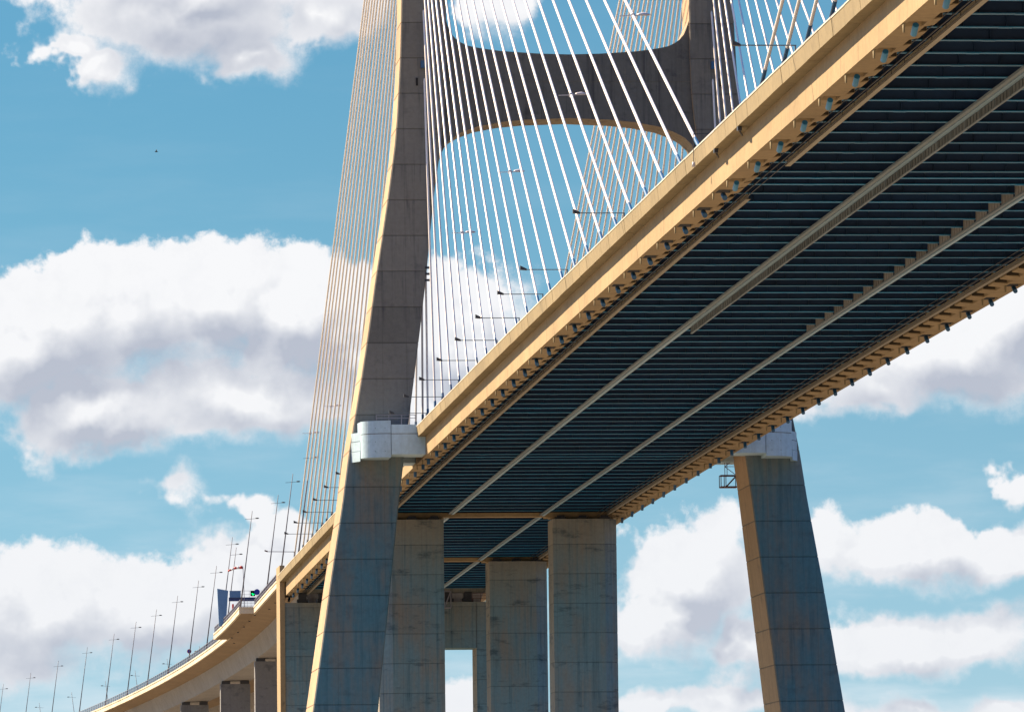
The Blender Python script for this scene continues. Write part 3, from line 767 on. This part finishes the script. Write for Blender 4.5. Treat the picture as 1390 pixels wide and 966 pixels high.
# ------------------------------------------------------------------ luminaires clamped to the stays
def stay_at(y_target, z_target, kind):
    best = None
    for n in range(1, 25):
        y = (node(n) + 0.039 * (n - 1)) * (-1 if kind == 'main' else 1); yt = -1.2 if kind == 'main' else 1.2
        A = Vector((-14.0, y, zd(y))); B = Vector((-14.0, yt, H0 + ZTOP[n])); t = (z_target - A.z) / (B.z - A.z); P = A.lerp(B, t)
        if best is None or abs(P.y - y_target) < abs(best[0].y - y_target): best = (P, n)
    return best
for y, z, k in ((-164.2, 18.5, 'main'), (-127.2, 18.3, 'main'), (-82.0, 18.2, 'main'), (-39.2, 18.05, 'main'), (124.3, 16.7, 'back'), (161.7, 16.5, 'back')):
    P, n = stay_at(y, H0 + z, k)
    t = thing("stay_luminaire", "white road luminaire clamped to the %s stay of the left %s fan" % (ORD[n - 1], "main span" if k == 'main' else "side span"), "street light", P, "road luminaires clamped to the stays")
    mb = MB(); mb.bar(P + Vector((-0.95, 0, -0.02)), P + Vector((0.35, 0, 0.02)), 0.06, 0.05); mb.box(P.x - 0.14, P.x + 0.14, P.y - 0.14, P.y + 0.14, P.z - 0.14, P.z + 0.14)
    part("arm", mb, M_LAMP, t)
    mb = MB(); c = P + Vector((0.75, 0, 0.08)); rings = []
    for q, w, h in ((-0.45, 0.05, 0.05), (-0.3, 0.14, 0.12), (0.0, 0.2, 0.17), (0.3, 0.17, 0.10), (0.45, 0.06, 0.03)):
        rings.append([c + Vector((q, math.cos(a) * w, max(-0.06, math.sin(a) * h))) for a in [R(-45 * i) for i in range(8)]])
    mb.loft(rings[::-1], smooth=True); part("lamp_head", mb, M_LAMP, t)
# outrigger floodlights along the left deck edge
for i, y in enumerate((-243.8, -167.6, -133.4, -116.7, -99.3, -81.8, -64.9, -47.6, -31.4, -15.0, 54.8, 72.5, 90.1, 107.4, 123.5, 140.9)):
    z = zd(y) + 3.85
    where = ("%s floodlight arm from the near end of the left deck edge" % ORD[i]) if y < 0 else ("%s floodlight arm behind the pylon on the left deck edge" % ORD[i - 10])
    t = thing("outrigger_floodlight", "dark " + where, "floodlight", (-15.3, y, z - 0.6), "floodlights on arms along the left deck edge")
    mb = MB(); mb.bar((-18.3, y, z), (-15.2, y, z), 0.06, 0.06); mb.bar((-15.25, y, z - 0.65), (-15.25, y, z), 0.08, 0.08); part("arm", mb, M_RAIL, t)
    mb = MB(); c = Vector((-18.5, y, z + 0.06))
    r0 = [c + Vector((0.26, a, b - 0.06)) for a, b in ((-0.1, -0.06), (0.1, -0.06), (0.1, 0.06), (-0.1, 0.06))]
    r1 = [c + Vector((-0.22, a, b + 0.05)) for a, b in ((-0.2, -0.12), (0.2, -0.12), (0.2, 0.16), (-0.2, 0.16))]
    mb.loft([r1, r0]); part("floodlight_head", mb, M_STEEL, t)
y = 176.3; z = zd(y) + 4.3
t = thing("edge_arm", "pale bare arm without a lamp at the far end of the deck", "bracket arm", (-15.3, y, z - 0.6))
mb = MB(); mb.bar((-18.8, y, z), (-15.2, y, z - 0.05), 0.08, 0.08); mb.bar((-15.25, y, z - 1.1), (-15.25, y, z), 0.08, 0.08); part("arm", mb, M_GALV, t)
mb = MB(); mb.bar((-19.0, y, z + 0.14), (-18.6, y, z), 0.12, 0.16); part("arm_tip", mb, M_RUST, t)
# hanging navigation lamp below the last main-span stay
y = -205.2; z = zd(y)
t = thing("hanging_lamp", "small lamp hanging on a cord before the deck edge below the longest stay", "lamp", (-15.62, y, z + 4.1))
mb = MB(); mb.tube((-15.62, y, z + 2.45), (-15.62, y, z + 4.15), 0.02, n=6); mb.bar((-15.62, y, z + 4.15), (-14.6, y, z + 4.2), 0.05, 0.05); part("cord", mb, M_STEEL, t)
mb = MB(); mb.tube((-15.62, y, z + 2.15), (-15.62, y, z + 2.45), 0.13, 0.08, n=10); part("lamp_head", mb, M_LAMP, t)

# ------------------------------------------------------------------ lamp posts
def lamp_post(base, right, label, group):
    """13.6 m pole leaning over the road, cross arm with one luminaire"""
    t = thing("lamp_post", label, "lamp post", base, group)
    lean = 1.75 * right
    tip = base + Vector((lean, 0, 13.55)); c = base + Vector((lean * 0.915, 0, 12.4))
    mb = MB(); mb.tube(base, tip, 0.10, 0.04, n=8); part("pole", mb, M_POLE, t)
    mb = MB(); mb.bar(c + Vector((-0.85 * right, 0, -0.03)), c + Vector((0.75 * right, 0, 0.09)), 0.045, 0.045); part("arm", mb, M_POLE, t)
    mb = MB(); h = c + Vector((0.85 * right, 0, 0.12)); rings = []
    for q, w, e in ((-0.28, 0.05, 0.04), (-0.1, 0.13, 0.10), (0.12, 0.13, 0.09), (0.27, 0.05, 0.03)):
        rings.append([h + Vector((q, math.cos(a) * w, math.sin(a) * e)) for a in [R(-60 * i) for i in range(6)]])
    mb.loft(rings[::-1]); part("lamp_head", mb, M_STEEL, t)
LP = [(168.5, 'd'), (204.0, 'd'), (236.0, 'v'), (262.5, 'b'), (309.0, 'b'), (329.0, 'v'), (366.0, 'v'), (397.0, 'v'), (431.0, 'v'), (463.5, 'v'), (493.5, 'v'), (524.5, 'v'), (561.0, 'v'), (599.0, 'v'), (634.0, 'v'), (668.0, 'v')]
for i, (y, k) in enumerate(LP):
    b = Vector((-15.28, y, zd(y) + 3.0)) if k == 'd' else vpt(y, 0.12 - (BAYW if k == 'b' else 0), 2.9)
    lamp_post(b, 1, "%s tall lamp post along the left edge beyond the pylon, leaning right" % ORD[i], "lamp posts along the left edge of the viaduct")
for i, y in enumerate((590.0, 626.0, 661.0, 693.0, 729.0, 763.0)):
    b = vpt(y, WV - 0.2, 2.9)
    lamp_post(b, -1, "%s far small lamp post leaning left, showing just above the viaduct edge" % ORD[i], "far lamp posts along the right edge of the viaduct")

# ------------------------------------------------------------------ sign gantry, signal, windsock and small things on the viaduct
GY = 305.0; gz = zd(GY) + 2.85
t = thing("sign_gantry", "slate blue sign gantry with wedge shaped post beside the refuge bay", "sign gantry", (-17.6, GY, gz))
mb = MB()
mb.loft([[Vector((-18.15, GY - 0.25, gz)), Vector((-17.15, GY - 0.25, gz)), Vector((-17.15, GY + 0.25, gz)), Vector((-18.15, GY + 0.25, gz))],
         [Vector((-18.38, GY - 0.25, gz + 5.6)), Vector((-16.75, GY - 0.25, gz + 5.3)), Vector((-16.75, GY + 0.25, gz + 5.3)), Vector((-18.38, GY + 0.25, gz + 5.6))]])
part("post", mb, M_GANT, t)
mb = MB(); mb.box(-16.66, -0.5, GY - 0.3, GY + 0.3, H0 + 2.97, H0 + 3.52); part("beam", mb, M_NAVY, t, (-12, GY, H0 + 3.2))
mb = MB(); mb.box(-16.55, -14.9, GY - 0.42, GY - 0.2, H0 + 3.5, H0 + 4.5); part("sign_box", mb, M_GANT, t, (-15.7, GY, H0 + 4))
mb = MB()
for z in (3.95, 4.5): mb.bar((-16.6, GY + 0.2, H0 + z), (-0.5, GY + 0.2, H0 + z), 0.04, 0.04)
for k in range(12): mb.bar((-16.4 + 1.4 * k, GY + 0.2, H0 + 3.5), (-16.4 + 1.4 * k, GY + 0.2, H0 + 4.5), 0.04, 0.04)
part("gantry_railing", mb, M_GALV, t, (-12, GY, H0 + 4))
t = thing("lane_signal", "black lane signal with a lit green arrow on the sign gantry", "traffic signal", (-13.1, GY - 0.4, H0 + 3.6))
mb = MB(); mb.box(-13.45, -12.75, GY - 0.5, GY - 0.3, H0 + 3.68, H0 + 4.5); part("housing", mb, M_HOLE, t)
mb = MB()
ax, az_ = -13.1, H0 + 4.0
mb.loft([[Vector((ax - 0.22, yy, az_ + 0.12)), Vector((ax + 0.0, yy, az_ - 0.2)), Vector((ax + 0.24, yy, az_ - 0.02)), Vector((ax + 0.02, yy, az_ + 0.02))] for yy in (GY - 0.52, GY - 0.505)][::-1])
part("green_arrow", mb, M_GREEN, t)
t = thing("round_sign", "round dark blue sign beside the green lane signal", "road sign", (-12.55, GY - 0.7, H0 + 3.5))
mb = MB(); mb.tube((-12.5, GY - 0.62, H0 + 4.28), (-12.5, GY - 0.58, H0 + 4.28), 0.44, n=24); part("disc", mb, M_SIGNB, t)
mb = MB(); mb.tube((-12.5, GY - 0.54, H0 + 3.3), (-12.5, GY - 0.54, H0 + 4.3), 0.04); part("bracket", mb, M_GALV, t)
SY = 281.0
t = thing("windsock", "red and white striped windsock on a thin pole above the refuge bay", "windsock", (-15.6, SY, zd(SY) + 2.85))
mb = MB(); mb.tube((-15.62, SY, zd(SY) + 2.85), (-15.88, SY, H0 + 6.75), 0.045, n=8); part("pole", mb, M_GALV, t)
pts = [Vector((-15.95, SY, H0 + 6.62)), Vector((-16.38, SY - 0.02, H0 + 6.58)), Vector((-16.78, SY, H0 + 6.55)), Vector((-17.18, SY, H0 + 6.46)), Vector((-17.6, SY, H0 + 6.27)), Vector((-18.05, SY, H0 + 6.08))]
rad = [0.23, 0.20, 0.19, 0.175, 0.15, 0.12]
for i in range(5):
    mb = MB(); mb.tube(pts[i], pts[i + 1], rad[i], rad[i + 1], n=12); part("sock_band", mb, M_RED if i % 2 == 0 else M_WCLOTH, t)
RY = 287.0
t = thing("emergency_phone", "red emergency telephone pillar behind the refuge bay railing", "telephone", (-17.0, RY, zd(RY) + 2.85))
mb = MB(); mb.box(-17.16, -16.9, RY - 0.2, RY + 0.2, H0 + 0.75, H0 + 1.62); part("box", mb, M_RED, t)
mb = MB(); mb.tube((-17.03, RY, zd(RY) + 2.85), (-17.03, RY, H0 + 0.75), 0.05); part("post", mb, M_STEEL, t)
b = vpt(398.6, 0.4, 2.9)
t = thing("stop_disc", "small round red and blue disc sign at the foot of a lamp post", "road sign", b)
mb = MB(); mb.tube(b, b + Vector((0, 0, 1.9)), 0.06); part("post", mb, M_GALV, t)
mb = MB(); c = b + Vector((0, -0.1, 2.0)); mb.tube(c, c + Vector((0, 0.04, 0)), 0.36, n=20); part("rim", mb, M_RED, t)
mb = MB(); mb.tube(c + Vector((0, -0.012, 0)), c + Vector((0, -0.002, 0)), 0.26, n=20); part("face", mb, M_SIGNB, t)

# ------------------------------------------------------------------ inspection cages
def cage(x0, x1, y, z0, z1, ztop, name, label, mat):
    t = thing(name, label, "inspection cage", ((x0 + x1) / 2, y, H0 + z0))
    mb = MB(); w = 0.07; d = 1.2
    for yy in (y, y + d):
        for x in (x0, x0 + (x1 - x0) * 0.30, x1): mb.bar((x, yy, H0 + z0), (x, yy, H0 + z1), w, w)
        for z in (z0, z1): mb.bar((x0, yy, H0 + z), (x1, yy, H0 + z), w, w * 1.3)
        mb.bar((x0 + (x1 - x0) * 0.35, yy, H0 + z0), (x1, yy, H0 + z1), w, w)
    for x in (x0, x1):
        for z in (z0, z1): mb.bar((x, y, H0 + z), (x, y + d, H0 + z), w, w)
    part("basket", mb, mat, t)
    mb = MB(); mb.box(x0, x1, y, y + d, H0 + z0 - 0.08, H0 + z0 - 0.04); part("floor_plate", mb, mat, t)
    if ztop > z1:
        mb = MB(); xa, xb = x0 + (x1 - x0) * 0.24, x1 - 0.1
        for x in (xa, xa + 0.22, xb): mb.bar((x, y, H0 + z1), (x, y, H0 + ztop), w * 0.8, w * 0.8)
        zz = z1; k = 0
        while zz < ztop - 0.3:
            za = min(zz + 0.85, ztop); mb.bar((xa if k % 2 else xb, y, H0 + zz), (xb if k % 2 else xa, y, H0 + za), w * 0.8, w * 0.8)
            mb.bar((xa, y, H0 + za), (xb, y, H0 + za), w * 0.8, w * 0.8); zz = za; k += 1
        part("hanger", mb, mat, t)
cage(15.25, 16.85, 4.6, -1.65, -0.55, 1.9, "inspection_cage", "red brown lattice access cage hanging beside the right pylon leg under the deck", M_RUST)
cage(5.6, 6.88, 200.6, -3.4, -1.25, -1.25, "access_frame", "small grey ladder cage on the face of the far portal frame", M_GALV)

# ------------------------------------------------------------------ bird
bp0 = Vector((-62.395, -547.897, -40.925 + H0)) + (FW + RT * ((212 - 695) / FPX) - UP * ((206 - 483) / FPX)) * 640
t = thing("bird", "tiny dark bird in flight alone in the blue sky at the upper left", "bird", bp0)
mb = MB()
mb.loft([[bp0 + Vector((q, math.cos(a) * w, math.sin(a) * w)) for a in [R(-60 * i) for i in range(6)]] for q, w in ((-0.16, 0.02), (-0.08, 0.06), (0.06, 0.07), (0.16, 0.03), (0.24, 0.012))][::-1])
part("body", mb, M_BIRD, t)
for s in (-1, 1):
    mb = MB(); mb.add([bp0 + Vector((-0.06, 0, 0.03)), bp0 + Vector((0.08, 0, 0.03)), bp0 + Vector((0.04, s * 0.28, 0.16)), bp0 + Vector((0.10, s * 0.55, 0.10)), bp0 + Vector((-0.02, s * 0.28, 0.17)),
                       bp0 + Vector((-0.06, 0, 0.05)), bp0 + Vector((0.08, 0, 0.05)), bp0 + Vector((0.04, s * 0.28, 0.18)), bp0 + Vector((0.10, s * 0.55, 0.12)), bp0 + Vector((-0.02, s * 0.28, 0.19))],
                      [(0, 1, 2, 3, 4), (9, 8, 7, 6, 5), (0, 5, 6, 1), (1, 6, 7, 2), (2, 7, 8, 3), (3, 8, 9, 4), (4, 9, 5, 0)])
    part("wing", mb, M_BIRD, t)
